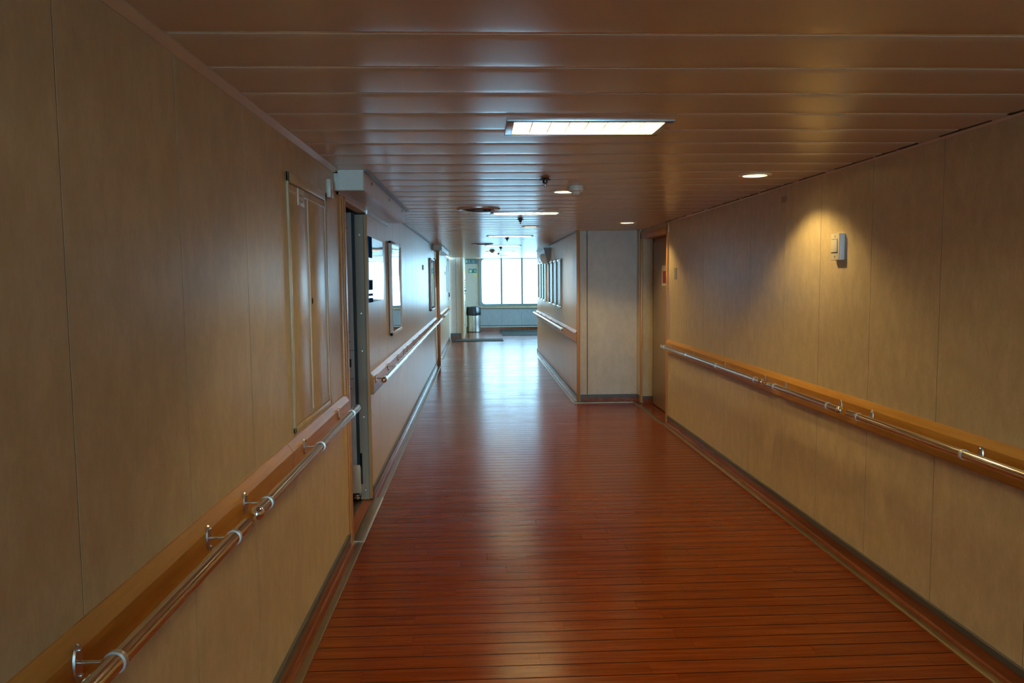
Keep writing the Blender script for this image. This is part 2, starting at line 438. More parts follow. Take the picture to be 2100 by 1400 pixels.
panel_wall('wall_right_middle', M_WALL2, XM, [10.075, 10.55, 11.2, 11.85, 12.5, 13.15, 13.8, 14.45, 15.1, 15.75, 16.4, 17.05], 0.0, ZC, -1)
mb = MB()
for a, b in ((1.30, 1.40), (1.409, 2.30)): mb.box((a, 10.05, 0), (b, 10.07, ZC), 0)
mb.box((1.30, 10.055, 0), (2.34, 10.11, ZC), 1); struct('wall_return', mb, [M_WALLGREY, M_SEAM])
mb = MB()
mb.box((-1.0, Y0 - 0.12, 0), (-0.72, Y0, ZC)); mb.box((2.0, Y0 - 0.12, 0), (2.4, Y0, ZC)); mb.box((-0.72, Y0 - 0.12, 0), (2.0, Y0, 0.75)); mb.box((-0.72, Y0 - 0.12, 2.17), (2.0, Y0, ZC))
struct('wall_back', mb, M_WALL)
# lobby behind the corner and by the window
mb = MB(); mb.box((1.38, 17.05, 0), (5.95, 17.10, 2.4)); struct('wall_lobby_near', mb, M_WALL)
mb = MB(); mb.box((5.9, 17.05, 0), (6.0, 18.4, 2.4)); mb.box((5.9, 24.4, 0), (6.0, YF, 2.4)); mb.box((5.9, 18.4, 0), (6.0, 24.4, 1.15)); mb.box((5.9, 18.4, 2.2), (6.0, 24.4, 2.4)); struct('wall_lobby_right', mb, M_WALL)
mb = MB(); mb.box((5.96, 18.4, 0.8), (5.966, 24.4, 2.2)); struct('lobby_fill_window', mb, M_GLASS)  # unseen side window, added to raise the daylight in the lobby
mb = MB(); mb.box((-0.80, 21.22, 0), (-0.622, 21.25, ZC), 0); mb.box((-0.615, 21.22, 0), (-0.48, 21.25, ZC), 0); mb.box((-0.82, 21.23, 0), (-0.43, 21.28, ZC), 1)
struct('wall_pier', mb, [laminate('pale_pier_laminate', (0.72, 0.64, 0.57), (0.66, 0.58, 0.51), 0.4), M_SEAM])
mb = MB(); mb.box((-0.45, 21.25, 0), (-0.41, YF, 2.38)); struct('wall_lobby_left', mb, M_WALL)

# left door passage (only its far jamb shows) and wall behind
mb = MB(); mb.box((-2.3, 4.66, 0), (-0.86, 4.70, ZC)); struct('wall_passage_near', mb, M_WALL)
mb = MB(); mb.box((-2.3, 5.68, 0), (-0.98, 5.72, ZC)); struct('wall_passage_far', mb, M_WALL)
mb = MB(); mb.box((-2.35, 4.66, 0), (-2.3, 5.72, ZC)); struct('wall_passage_end', mb, M_WALL)
mb = MB(); mb.box((XL, 4.70, 2.085), (XL - 0.06, 5.665, ZC)); struct('wall_left_lintel', mb, M_WALL)

# right door recess
mb = MB()
mb.box((2.09, 9.86, 0.0), (2.23, 9.875, 2.13), 0); mb.box((2.08, 9.875, 0), (2.30, 10.05, ZC), 0)
mb.box((2.225, 9.80, 0.0), (2.245, 9.86, 2.13), 1)
mb.box((2.08, 8.46, 2.16), (2.36, 9.90, ZC), 0); mb.box((2.26, 8.40, 0), (2.36, 9.90, ZC), 0)
struct('wall_recess', mb, [M_WALL, M_SEAM])
d = sroot('door_2', (2.215, 9.13, 0))
mb = MB(); mb.box((2.205, 8.52, 0.012), (2.245, 9.76, 2.10), 0, 0.003); leaf = obj('door_leaf', mb, M_DOORLAM, d)
mb = MB(); mb.box((2.20, 9.70, 2.055), (2.207, 9.75, 2.095)); obj('hinge', mb, M_DARKMETAL, leaf)
mb = MB(); mb.box((2.19, 8.52, 2.105), (2.245, 9.80, 2.16)); obj('door_head', mb, M_WALL, d)
n = thing('door_notice', 'small white notice with red panel stuck on recessed right-hand door', 'sign', (2.203, 9.20, 1.63))
mb = MB(); mb.box((2.2045, 9.08, 1.515), (2.2025, 9.30, 1.755)); obj('notice_sheet', mb, M_PAPER, n)
mb = MB(); mb.box((2.2023, 9.09, 1.545), (2.2015, 9.245, 1.69)); obj('red_panel', mb, M_RED, n)

# window wall, y = 25
WX0, WX1, WZ0, WZ1 = 0.06, 2.72, 0.82, 2.30
mb = MB()
mb.box((-0.45, YF, 0), (WX0, YF + 0.12, 2.38)); mb.box((WX1, YF, 0), (3.05, YF + 0.12, 2.38)); mb.box((5.75, YF, 0), (5.95, YF + 0.12, 2.38))
mb.box((WX0, YF, 0), (WX1, YF + 0.12, WZ0)); mb.box((WX0, YF, WZ1), (WX1, YF + 0.12, 2.38))
mb.box((3.05, YF, 0), (5.75, YF + 0.12, WZ0)); mb.box((3.05, YF, WZ1), (5.75, YF + 0.12, 2.38))
struct('wall_window', mb, laminate('pale_window_wall_laminate', (0.66, 0.60, 0.54), (0.60, 0.54, 0.48), 0.4))
mb = MB()
for a, b in ((0.05, 0.72), (0.725, 1.37), (1.375, 2.05), (2.055, 2.75)): mb.box((a, YF - 0.03, 0.15), (b, YF, 0.70))
struct('trim_under_window', mb, M_UNDERWIN)
mb = MB(); mb.box((-0.0, YF - 0.10, 0.70), (2.9, YF, 0.755), 0, 0.012); struct('trim_window_sill', mb, M_WALL)
mb = MB(); mb.box((0.0, YF - 0.06, 0.123), (2.9, YF, 0.15)); struct('trim_under_window_cap', mb, M_CAP)  # dark cap line along the foot of the window panels
mb = MB(); mb.box((0.0, YF - 0.06, 0.095), (2.9, YF, 0.123)); struct('trim_under_window_strip', mb, M_GREYLAM)
mb = MB(); mb.box((-0.41, YF - 0.03, 0.0), (0.0, YF, 0.12)); mb.box((0.0, YF - 0.05, 0.0), (5.9, YF, 0.095)); struct('baseboard_window', mb, M_REDWOOD)


def rounded(x0, x1, z0, z1, r, k=6):
    P = []
    for cx, cz, a0 in ((x1 - r, z1 - r, 0), (x0 + r, z1 - r, 90), (x0 + r, z0 + r, 180), (x1 - r, z0 + r, 270)):
        for i in range(k + 1):
            a = math.radians(a0 + 90 * i / k); P.append((cx + r * math.cos(a), cz + r * math.sin(a)))
    return P
def ring(mb, outer, inner, y0, y1, mi=0):
    n_ = len(outer); q = lambda p, y: mb.bm.verts.new((p[0], y, p[1]))
    O0 = [q(p, y0) for p in outer]; I0 = [q(p, y0) for p in inner]; O1 = [q(p, y1) for p in outer]; I1 = [q(p, y1) for p in inner]
    for i in range(n_):
        j = (i + 1) % n_
        for a in ((O0[i], O0[j], I0[j], I0[i]), (O1[i], I1[i], I1[j], O1[j]), (I0[i], I0[j], I1[j], I1[i]), (O0[i], O1[i], O1[j], O0[j])):
            f = mb.bm.faces.new(a); f.material_index = mi
win = sroot('window_3', (0.64, Y0, 0.0))
mb = MB(); ring(mb, rounded(-0.74, 2.02, 0.73, 2.19, 0.11), rounded(-0.68, 1.96, 0.79, 2.13, 0.10), Y0 - 0.10, Y0 + 0.03); obj('window_frame', mb, M_WINFRAME, win)
for a in (-0.03, 0.62, 1.27):
    mb = MB(); mb.box((a, Y0 - 0.08, 0.79), (a + 0.045, Y0 + 0.01, 2.13), 0, 0.005); obj('mullion', mb, M_WINFRAME, win)
for a, b in ((-0.69, -0.02), (0.0, 0.63), (0.65, 1.28), (1.30, 1.97)):
    mb = MB(); mb.box((a, Y0 - 0.05, 0.78), (b, Y0 - 0.044, 2.14)); obj('glass_pane', mb, M_GLASS, win)
for wname, ox in (('window_1', 0.0), ('window_2', 3.0)):
    win = sroot(wname, (1.39 + ox, YF, 0.0))
    mb = MB(); ring(mb, rounded(0.02 + ox, 2.76 + ox, 0.775, 2.34, 0.11), rounded(0.10 + ox, 2.68 + ox, 0.84, 2.275, 0.10), YF - 0.035, YF + 0.10)
    obj('window_frame', mb, M_WINFRAME, win)
    for a in (0.705, 1.365, 2.03):
        mb = MB(); mb.box((a + ox, YF - 0.01, 0.84), (a + ox + 0.058, YF + 0.08, 2.275), 0, 0.005); obj('mullion', mb, M_WINFRAME, win)
    for a, b in ((0.09, 0.71), (0.745, 1.37), (1.405, 2.035), (2.07, 2.70)):
        mb = MB(); mb.box((a + ox, YF + 0.04, 0.83), (b + ox, YF + 0.046, 2.285)); obj('glass_pane', mb, M_GLASS, win)

# ------------------------------------------------------------------ setting: baseboards with metal edge strip
def base_x(name, x, side, a, b, strip_end=None):
    s = side                               # +1: wall on the left, room towards +x
    r = sroot(name, (x, a, 0))
    mb = MB(); mb.prism([(x, 0.004), (x + s * 0.020, 0.004), (x + s * 0.013, 0.012), (x + s * 0.010, 0.062), (x, 0.062)], 'y', a, b); obj('upstand', mb, M_REDWOOD, r)
    mb = MB(); mb.prism([(x, 0.060), (x + s * 0.013, 0.060), (x + s * 0.011, 0.087), (x + s * 0.004, 0.090), (x, 0.090)], 'y', a, b); obj('cap_strip', mb, M_CAP, r)
    mb = MB(); mb.box((x + s * 0.015, a, 0.0), (x + s * 0.042, b, 0.0035)); obj('border_board', mb, M_REDWOOD, r)
    mb = MB(); mb.prism([(x + s * 0.040, 0.0), (x + s * 0.076, 0.0), (x + s * 0.075, 0.004), (x + s * 0.070, 0.006), (x + s * 0.042, 0.006)], 'y', a, strip_end or b); obj('metal_strip', mb, M_BRASS, r)
    return r
base_x('baseboard_left', XL, 1, Y0, 4.70)
base_x('baseboard_left_middle', XL, 1, 5.67, 14.66)
base_x('baseboard_left_far', XL, 1, 15.9, 21.2)
base_x('baseboard_right', XR, -1, Y0, 8.45)
base_x('baseboard_right_middle', XM, -1, 10.06, 17.08)
r = sroot('baseboard_return', (1.3, 10.05, 0))
mb = MB(); mb.box((1.315, 10.038, 0.0), (2.075, 10.05, 0.062)); obj('upstand', mb, M_REDWOOD, r)
mb = MB(); mb.box((1.315, 10.036, 0.060), (2.075, 10.05, 0.095)); mb.box((1.315, 10.034, 0.0), (1.335, 10.05, 0.095)); obj('cap_strip', mb, M_CAP, r)
mb = MB(); mb.box((1.21, 9.955, 0.0), (1.99, 9.99, 0.005)); obj('metal_strip', mb, M_BRASS, r)
r = sroot('baseboard_pier', (-0.6, 21.2, 0))
mb = MB(); mb.box((-0.78, 21.205, 0.0), (-0.50, 21.22, 0.10)); obj('upstand', mb, M_REDWOOD, r)
mb = MB(); mb.box((-0.78, 21.203, 0.10), (-0.50, 21.22, 0.165)); mb.box((-0.51, 21.202, 0), (-0.485, 21.22, 0.165)); obj('cap_strip', mb, M_CAP, r)
r = sroot('baseboard_recess', (2.15, 9.86, 0))
mb = MB(); mb.box((2.09, 9.848, 0.0), (2.222, 9.86, 0.062)); obj('upstand', mb, M_REDWOOD, r)
mb = MB(); mb.box((2.09, 9.846, 0.060), (2.222, 9.86, 0.092)); mb.box((2.09, 9.845, 0), (2.112, 9.86, 0.09)); obj('cap_strip', mb, M_CAP, r)
mb = MB(); mb.prism([(1.990, 0.0), (2.032, 0.0), (2.032, 0.005), (1.993, 0.005)], 'y', 8.45, 9.97); struct('trim_recess_strip', mb, M_BRASS)

# ------------------------------------------------------------------ setting: trims
mb = MB(); mb.prism([(XL, ZC + 0.004), (XL, ZC - 0.020), (XL + 0.004, ZC - 0.020), (XL + 0.028, ZC - 0.004), (XL + 0.028, ZC + 0.004)], 'y', Y0, 4.43); struct('trim_1', mb, M_CEIL)
mb = MB(); mb.prism([(XR, ZC + 0.004), (XR, ZC - 0.014), (XR - 0.004, ZC - 0.014), (XR - 0.010, ZC - 0.006), (XR - 0.010, ZC + 0.004)], 'y', Y0, 8.46); struct('trim_2', mb, M_CEIL)
mb = MB()
y = 1.4
while y < 8.4:                              # ragged dark strips painted as the shadow gap where ceiling meets right wall
    L_ = random.uniform(0.15, 0.5); w = random.uniform(0.003, 0.014)
    mb.prism([(XR - 0.009, ZC + 0.003), (XR - 0.009, ZC - 0.004), (XR - 0.012 - w, ZC - 0.0012), (XR - 0.012 - w, ZC + 0.003)], 'y', y, y + L_); y += L_ * random.uniform(1.0, 1.5)
struct('trim_shadow_gap', mb, M_SEAM)
mb = MB(); mb.prism([(XL, ZC + 0.003), (XL, ZC - 0.016), (XL + 0.016, ZC - 0.014), (XL + 0.030, ZC - 0.003), (XL + 0.030, ZC + 0.003)], 'y', 6.95, 13.68); struct('trim_4', mb, M_DARKMETAL)
mb = MB(); mb.prism([(XM, ZC + 0.003), (XM, ZC - 0.014), (XM - 0.008, ZC - 0.014), (XM - 0.026, ZC - 0.003), (XM - 0.026, ZC + 0.003)], 'y', 10.06, 17.05); struct('trim_5', mb, M_CAP)
# left door: beech jamb trims
mb = MB(); mb.box((XL - 0.055, 4.585, 0.006), (XL + 0.010, 4.625, 2.10), 0, 0.003); mb.box((XL - 0.06, 4.622, 0.006), (XL + 0.016, 4.705, 2.10), 0, 0.004); struct('trim_6', mb, M_OAKZ)
mb = MB(); mb.box((XL - 0.016, 5.620, 0.014), (XL + 0.004, 5.668, 2.075), 0, 0.003); struct('trim_7', mb, M_PALEOAK)
mb = MB(); mb.box((XL + 0.0, 14.66, 0.0), (XL + 0.066, 14.80, 2.13), 0, 0.004); struct('trim_8', mb, M_OAKZ)
mb = MB(); mb.box((XM - 0.012, 10.035, 0), (XM + 0.028, 10.075, ZC), 0, 0.004); struct('trim_9', mb, M_OAKZ)
mb = MB(); mb.box((-0.49, 21.195, 0.0), (-0.445, 21.225, ZC)); struct('trim_10', mb, M_OAKZ)
mb = MB(); mb.box((-0.445, 21.195, 0.0), (-0.415, 21.26, ZC)); struct('trim_11', mb, M_GREYLAM)
# beech frame of the right-hand recess
mb = MB()
mb.box((2.062, 8.455, 0.006), (2.20, 8.51, 2.20), 0, 0.003)
mb.box((2.062, 9.84, 0.006), (2.09, 9.90, 2.20), 0, 0.003)
mb.box((2.062, 8.45, 2.10), (2.20, 9.90, 2.17), 0, 0.003); struct('trim_12', mb, M_OAKZ)
mb = MB(); mb.box((2.055, 9.90, 0.1), (2.08, 10.05, ZC)); struct('trim_13', mb, M_WALL)

# ------------------------------------------------------------------ left fire door pocket
d = sroot('door_1', (-0.88, 5.62, 0))
mb = MB(); mb.box((-0.957, 5.60, 0.272), (-0.899, 6.6, 2.085)); lf = obj('steel_leaf', mb, M_STEELDOOR, d)
mb = MB()
for z in (1.98, 1.24, 1.17, 0.83, 0.62): mb.tube((-0.93, 5.6005, z), (-0.93, 5.596, z), 0.004, 8)
obj('rivets', mb, M_DARKMETAL, lf)
mb = MB(); mb.box((-0.955, 5.597, 1.105), (-0.90, 5.60, 1.108)); mb.box((-0.955, 5.597, 0.90), (-0.90, 5.60, 0.903)); obj('sheet_joint', mb, M_DARKMETAL, lf)
mb = MB(); mb.box((-0.937, 5.594, 0.985), (-0.921, 5.60, 1.045), 0, 0.002); obj('latch_slot', mb, M_DARK, lf)
mb = MB(); mb.box((-0.899, 5.605, 0.25), (-0.876, 6.6, 2.085)); obj('gasket', mb, M_GASKET, d)
mb = MB()
mb.prism([(-0.878, 0.012), (-0.814, 0.012), (-0.814, 2.072), (-0.878, 2.072), (-0.878, 0.355), (-0.862, 0.355), (-0.862, 0.125), (-0.878, 0.125)], 'y', 5.612, 5.625)
mb.box((-0.816, 5.612, 0.012), (-0.812, 5.65, 2.072)); fp = obj('frame_plate', mb, M_BEIGEGREY, d)
for z in (0.08, 0.62, 1.10, 1.37, 1.93):
    mb = MB(); mb.lathe([(0, -0.004), (0.006, -0.003), (0.007, 0)], (-0.845, 5.612, z), 10, 'y'); obj('screw', mb, M_BRUSHED, fp)
mb = MB(); mb.box((-0.939, 5.598, 0.062), (-0.876, 5.75, 0.270), 0, 0.002); obj('guide_block', mb, M_IVORY, d)
mb = MB(); mb.lathe([(0, 0.018), (0.020, 0.018), (0.024, 0.026), (0.018, 0.034), (0.024, 0.042), (0.024, 0.054), (0, 0.054)], (-0.905, 5.612, 0.0), 20); obj('guide_roller', mb, M_BRUSHED, d)
mb = MB(); mb.box((-0.945, 5.585, 0.048), (-0.938, 5.66, 0.075)); mb.box((-0.882, 5.585, 0.050), (-0.872, 5.66, 0.066)); obj('roller_bracket', mb, M_BRUSHED, d)
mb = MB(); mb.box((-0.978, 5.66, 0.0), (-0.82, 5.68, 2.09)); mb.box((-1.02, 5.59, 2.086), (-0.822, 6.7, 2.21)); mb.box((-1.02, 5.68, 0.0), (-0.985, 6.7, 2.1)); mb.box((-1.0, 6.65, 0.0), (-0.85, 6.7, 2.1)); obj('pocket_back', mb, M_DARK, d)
mb = MB(); mb.box((-1.02, 4.70, 0.0), (-0.868, 5.66, 0.004)); mb.prism([(-0.872, 0.0), (-0.864, 0.0), (-0.864, 0.008), (-0.872, 0.008)], 'y', 4.70, 5.62); obj('floor_track', mb, M_BRASS, d)
mb = MB(); mb.box((-0.864, 4.705, 0.0), (-0.785, 5.665, 0.007)); obj('threshold_board', mb, wood('orange_wood_threshold', (0.22, 0.06, 0.018), (0.40, 0.13, 0.04), 0.3, 'y', 0.7), d)
mb = MB(); mb.prism([(-0.795, 0.0), (-0.722, 0.0), (-0.722, 0.003), (-0.735, 0.010), (-0.790, 0.012), (-0.795, 0.009)], 'y', 4.70, 5.67); tp = obj('threshold_plate', mb, M_BRASS, d)
mb = MB(); mb.tube((-0.78, 5.0, 0.010), (-0.78, 5.0, 0.014), 0.005, 10); obj('screw', mb, M_BRUSHED, tp)

# overhead track covers above the left doors
def track_cover(label, y0, y1, z0, mats, n_screw):
    t = thing('door_track_cover', label, 'door track cover', (XL, y0, z0))
    xo = XL + 0.165
    mb = MB(); mb.box((XL + 0.022, y0 - 0.004, z0 + 0.002), (xo - 0.006, y0 + 0.004, ZC - 0.002)); obj('end_plate', mb, mats[0], t)
    mb = MB(); mb.box((XL + 0.001, y0 - 0.012, z0 - 0.002), (XL + 0.022, y0 + 0.004, ZC - 0.022), 0, 0.002); obj('corner_strip', mb, mats[0], t)
    mb = MB(); mb.box((xo - 0.012, y0, z0), (xo, y1, ZC - 0.001)); sd = obj('side_panel', mb, mats[1], t)
    ys = [y0 + (y1 - y0) * k for k in (0.13, 0.50, 0.87)][:n_screw]
    for yy in ys:
        mb = MB(); mb.lathe([(0, 0.004), (0.008, 0.003), (0.010, 0)], (xo, yy, z0 + 0.075), 12, 'x'); obj('screw', mb, M_DARKMETAL, sd)
    mb = MB(); mb.box((XL + 0.002, y0 + 0.006, z0), (xo - 0.012, y1, z0 + 0.012)); obj('underside', mb, mats[1], t)
    mb = MB(); mb.prism([(xo, ZC - 0.001), (xo, ZC - 0.012), (xo + 0.010, ZC - 0.010), (xo + 0.024, ZC - 0.005), (xo + 0.024, ZC - 0.001)], 'y', y0, y1 + 0.08); obj('ceiling_strip', mb, M_DARKMETAL, t)
    return t
t = track_cover('long boxed cover along ceiling with pale grey square end plate, above open left doorway', 4.432, 6.93, 2.107, (M_GREYLAM, M_WALL2), 3)
mb = MB(); mb.box((XL + 0.001, 5.64, 2.078), (XL + 0.012, 6.92, 2.106)); obj('edge_strip', mb, M_BRUSHED, t)
mb = MB(); mb.box((XL - 0.05, 4.50, 2.092), (XL + 0.016, 4.72, 2.107)); mb.box((XL + 0.0, 4.5, 2.085), (XL + 0.012, 4.60, 2.107)); obj('head_board', mb, M_OAK, t)
track_cover('boxed cover over second left doorway farther down, above wooden post', 13.69, 16.8, 2.13, (M_WALL2, M_WALL2), 3)

# ------------------------------------------------------------------ far left door
d = sroot('door_3', (XL, 20.35, 0))
mb = MB(); mb.box((XL - 0.04, 19.5, 0.0), (XL + 0.0, 21.2, 2.2)); obj('door_leaf', mb, M_WALL2, d)
mb = MB(); mb.box((XL + 0.0005, 19.40, 1.33), (XL + 0.006, 19.46, 1.97)); obj('dark_slot', mb, M_DARKMETAL, d)
mb = MB()
mb.box((XL, 20.05, 0.95), (XL + 0.02, 20.15, 2.13)); mb.box((XL, 20.85, 0.0), (XL + 0.02, 20.95, 2.13)); mb.box((XL, 20.05, 2.10), (XL + 0.02, 20.95, 2.16)); obj('door_frame', mb, M_ALU, d)
mb = MB(); mb.box((XL, 20.2, 1.18), (XL + 0.045, 20.5, 1.285), 0, 0.006); obj('lock_cover', mb, M_MAROON, d)
mb = MB(); mb.tube((XL, 20.3, 1.115), (XL + 0.06, 20.3, 1.115), 0.010, 12); mb.tube((XL + 0.055, 20.3, 1.115), (XL + 0.055, 20.16, 1.12), 0.009, 12); obj('door_handle', mb, M_STEEL, d)

# ------------------------------------------------------------------ wooden boards behind the handrails
def board(label, x, side, a, b, z0=0.785, z1=0.935):
    s = side; mb = MB()
    mb.prism([(x, z0), (x + s * 0.022, z0), (x + s * 0.028, z0 + 0.008), (x + s * 0.028, z1 - 0.034), (x + s * 0.004, z1), (x, z1)], 'y', a, b)
    o = obj('rail_board', mb, M_OAK); tag(o, label, 'wooden rail board', 'wooden boards behind the handrails'); return o
board('nearest wooden board on left wall, running out of the lower left corner', XL, 1, Y0, 3.192)
board('short wooden board on left wall ending at open doorway, below access hatch', XL, 1, 3.196, 4.583, 0.782)
board('long wooden board on left wall beyond doorway, below the posters', XL, 1, 5.67, 14.655, 0.775)
board('short far wooden board on left wall beyond the wooden post', XL, 1, 15.92, 20.58, 0.775)
board('wooden board along the near right wall, warm lit, up to recessed door', XR, -1, Y0, 8.45)
board('wooden board on the middle right wall, below six framed pictures', XM, -1, 10.09, 17.15)

# ------------------------------------------------------------------ handrails
def handrail(label, x, side, a, b, brackets, ball=None, z=0.882, xw=None):
    """tube along y at x; wall board face at xw; ball end at y = ball"""
    s = side; t = thing('handrail', label, 'handrail', (x, a, z), 'steel handrails along the corridor walls'); R_ = 0.0195
    mb = MB(); mb.tube((x, a, z), (x, b, z), R_, 28)
    obj('tube', mb, M_STEEL, t)
    if ball is not None:
        mb = MB(); mb.sphere((x, ball, z), 0.0225, 24); obj('ball_end', mb, M_CHROME, t)
    for yb in brackets:
        mb = MB(); mb.tube((x, yb - 0.006, z), (x, yb + 0.006, z), 0.0222, 28); obj('collar', mb, M_RING, t)
        br = MB(); br.lathe([(0, 0.0045 * s), (0.9, 0.004 * s), (1.0, 0.0)], (xw, yb, z), 20, 'x', 0, 0.017, 0.037)
        p = obj('bracket_plate', br, M_BRUSHED, t)
        mb = MB(); mb.tube((xw + s * 0.003, yb, z), (x, yb, z), 0.0042, 16); obj('stem', mb, M_STEEL, p)
        for dz in (-0.025, 0.025):
            mb = MB(); mb.sphere((xw + s * 0.0058, yb, z + dz), 0.0046, 8); obj('screw', mb, M_CHROME, p)
    return t
XB = XL + 0.028
handrail('nearest steel handrail on left wall, plain open end, running out of lower left corner', -0.70, 1, Y0 + 0.1, 2.295, [-0.40, 0.46, 1.46, 2.18], xw=XB)
handrail('steel handrail on left wall with ball end, ending over open doorway', -0.70, 1, 2.408, 4.425, [2.525, 3.392, 4.222], 2.408, xw=XB)
handrail('long steel handrail on left wall beyond doorway, gleaming with window light', -0.70, 1, 5.675, 14.62, [5.76, 6.55, 7.35, 7.92, 8.32, 9.1, 10.0, 11.2, 12.2, 13.2, 14.3], 5.675, xw=XB)
handrail('short steel handrail at far end of left wall, beyond the wooden post', -0.70, 1, 15.66, 20.26, [16.1, 17.3, 18.5, 19.7], 15.66, xw=XB)
XB = XR - 0.028
handrail('far steel handrail on right wall, from recessed door to a ball end', 1.98, -1, 5.367, 8.34, [5.474, 6.384, 7.33, 8.2], 5.367, 0.869, XB)
handrail('short middle steel handrail on right wall, between two gaps', 1.98, -1, 4.162, 5.209, [4.30, 5.10], 4.162, 0.869, XB)
handrail('nearest steel handrail on right wall, golden lit, leaving right edge', 1.98, -1, Y0 + 0.1, 4.059, [-0.5, 0.4, 1.30, 2.17, 3.06, 3.948], None, 0.869, XB)
handrail('steel handrail on middle right wall, below six framed pictures', 1.18, -1, 10.95, 16.68, [11.1, 12.3, 13.36, 14.5, 15.57, 16.4], 10.95, 0.897, XM - 0.028)

# ------------------------------------------------------------------ access hatch on the left wall
t = thing('access_hatch', 'flush cream double-leaf access hatch in left wall before doorway', 'access hatch', (XL, 3.74, 0.95))
y0, y1, z0, z1 = 3.325, 4.150, 0.952, 2.062
mb = MB()
mb.box((XL, y0, z0), (XL + 0.010, y0 + 0.022, z1), 0, 0.002); mb.box((XL, y1 - 0.03, z0), (XL + 0.010, y1, z1), 0, 0.002)
mb.box((XL, y0, z1 - 0.042), (XL + 0.010, y1, z1), 0, 0.002); mb.box((XL, y0, z0), (XL + 0.010, y1, z0 + 0.024), 0, 0.002)
obj('hatch_frame', mb, M_WALL, t)
mb = MB(); mb.box((XL, y0 + 0.02, z0 + 0.02), (XL + 0.002, y1 - 0.02, z1 - 0.04)); obj('reveal', mb, M_DOORLAM, t)
for a, b in ((y0 + 0.028, 3.706), (3.712, y1 - 0.036)):
    mb = MB(); mb.box((XL + 0.001, a, z0 + 0.03), (XL + 0.006, b, z1 - 0.050), 0, 0.0015); lf = obj('leaf', mb, M_WALL, t)
    mb = MB()
    for q in ((b - 0.014, b), ):
        mb.box((XL + 0.005, q[0], z0 + 0.05), (XL + 0.010, q[1], z1 - 0.075), 0, 0.002)
    mb.box((XL + 0.005, a, z1 - 0.082), (XL + 0.0085, b, z1 - 0.074), 0, 0.001); obj('edge_bead', mb, M_IVORY, lf)  # lighter ivory puts the light caught by the bead into its colour
    if b > 4:
        mb = MB(); mb.lathe([(0, 0.003), (0.6, 0.003), (1, 0)], (XL + 0.006, 3.750, 1.509), 16, 'x', 0, 0.012, 0.017); obj('keyhole', mb, M_DARK, lf)
n = thing('hatch_label', 'small engraved label plate on top corner of left wall access hatch', 'label plate', (XL + 0.006, 3.56, 1.965))
mb = MB(); mb.box((XL + 0.006, 3.502, 1.938), (XL + 0.011, 3.620, 2.012), 0, 0.001); obj('plate', mb, M_IVORY, n)
mb = MB()
for zz, n_ in ((1.983, 6), (1.958, 5)):
    for k in range(n_):
        a = 3.520 + k * 0.0145; mb.box((XL + 0.0108, a, zz - 0.006), (XL + 0.0114, a + 0.009, zz + 0.006))
obj('worn_lettering', mb, M_GREYPL, n)

# small sensor box on the left wall
t = thing('sensor_box', 'small white sensor box on left wall beside the overhead track cover', 'sensor', (XL, 4.24, 2.04))
mb = MB(); mb.box((XL, 4.20, 2.045), (XL + 0.024, 4.285, 2.142), 0, 0.004); obj('housing', mb, M_IVORY, t)
mb = MB(); mb.box((XL + 0.010, 4.205, 2.0445), (XL + 0.022, 4.28, 2.0455)); obj('lens_strip', mb, M_WHITE, t)

# ------------------------------------------------------------------ right wall fittings
t = thing('wall_switch', 'ivory wall control box with rocker panel on right wall, under the light scallop', 'wall switch', (XR, 4.41, 1.70))
mb = MB(); mb.box((XR - 0.030, 4.357, 1.697), (XR, 4.462, 1.848), 0, 0.003); obj('box', mb, M_WHITE, t)
mb = MB(); mb.box((XR - 0.034, 4.357, 1.697), (XR - 0.029, 4.462, 1.848), 0, 0.002); fc = obj('face_plate', mb, M_IVORY, t)
mb = MB(); mb.box((XR - 0.0345, 4.372, 1.735), (XR - 0.0335, 4.452, 1.818)); obj('rocker_surround', mb, M_GREYPL, fc)
mb = MB(); mb.box((XR - 0.039, 4.376, 1.742), (XR - 0.034, 4.448, 1.813), 0, 0.0015); obj('rocker', mb, M_IVORY, fc)
for z in (1.717, 1.833):
    mb = MB(); mb.lathe([(0, -0.002), (0.005, -0.0015), (0.006, 0)], (XR - 0.034, 4.41, z), 10, 'x'); obj('screw', mb, M_BRUSHED, fc)
mb = MB(); mb.box((XR - 0.006, 8.112, 1.590), (XR, 8.205, 1.712), 0, 0.002); tag(obj('wall_plate', mb, M_GREYPL), 'small upright grey plate on right wall beside the recessed door', 'wall plate')
mb = MB(); mb.box((XR - 0.0025, 5.205, 2.108), (XR, 5.30, 2.150)); tag(obj('wall_sticker', mb, M_DOORLAM), 'tiny cream sticker high on right wall below ceiling', 'sticker')
mb = MB(); mb.box((XL, 11.17, 1.755), (XL + 0.008, 11.42, 1.825), 0, 0.002); tag(obj('wall_plate', mb, M_GREYPL), 'small grey plate on left wall between the two tall framed panels', 'wall plate')
mb = MB(); mb.box((XL, 18.5, 1.745), (XL + 0.008, 18.95, 1.815), 0, 0.002); tag(obj('wall_plate', mb, M_GREYPL), 'small grey plate on far left wall beyond the wooden post', 'wall plate')

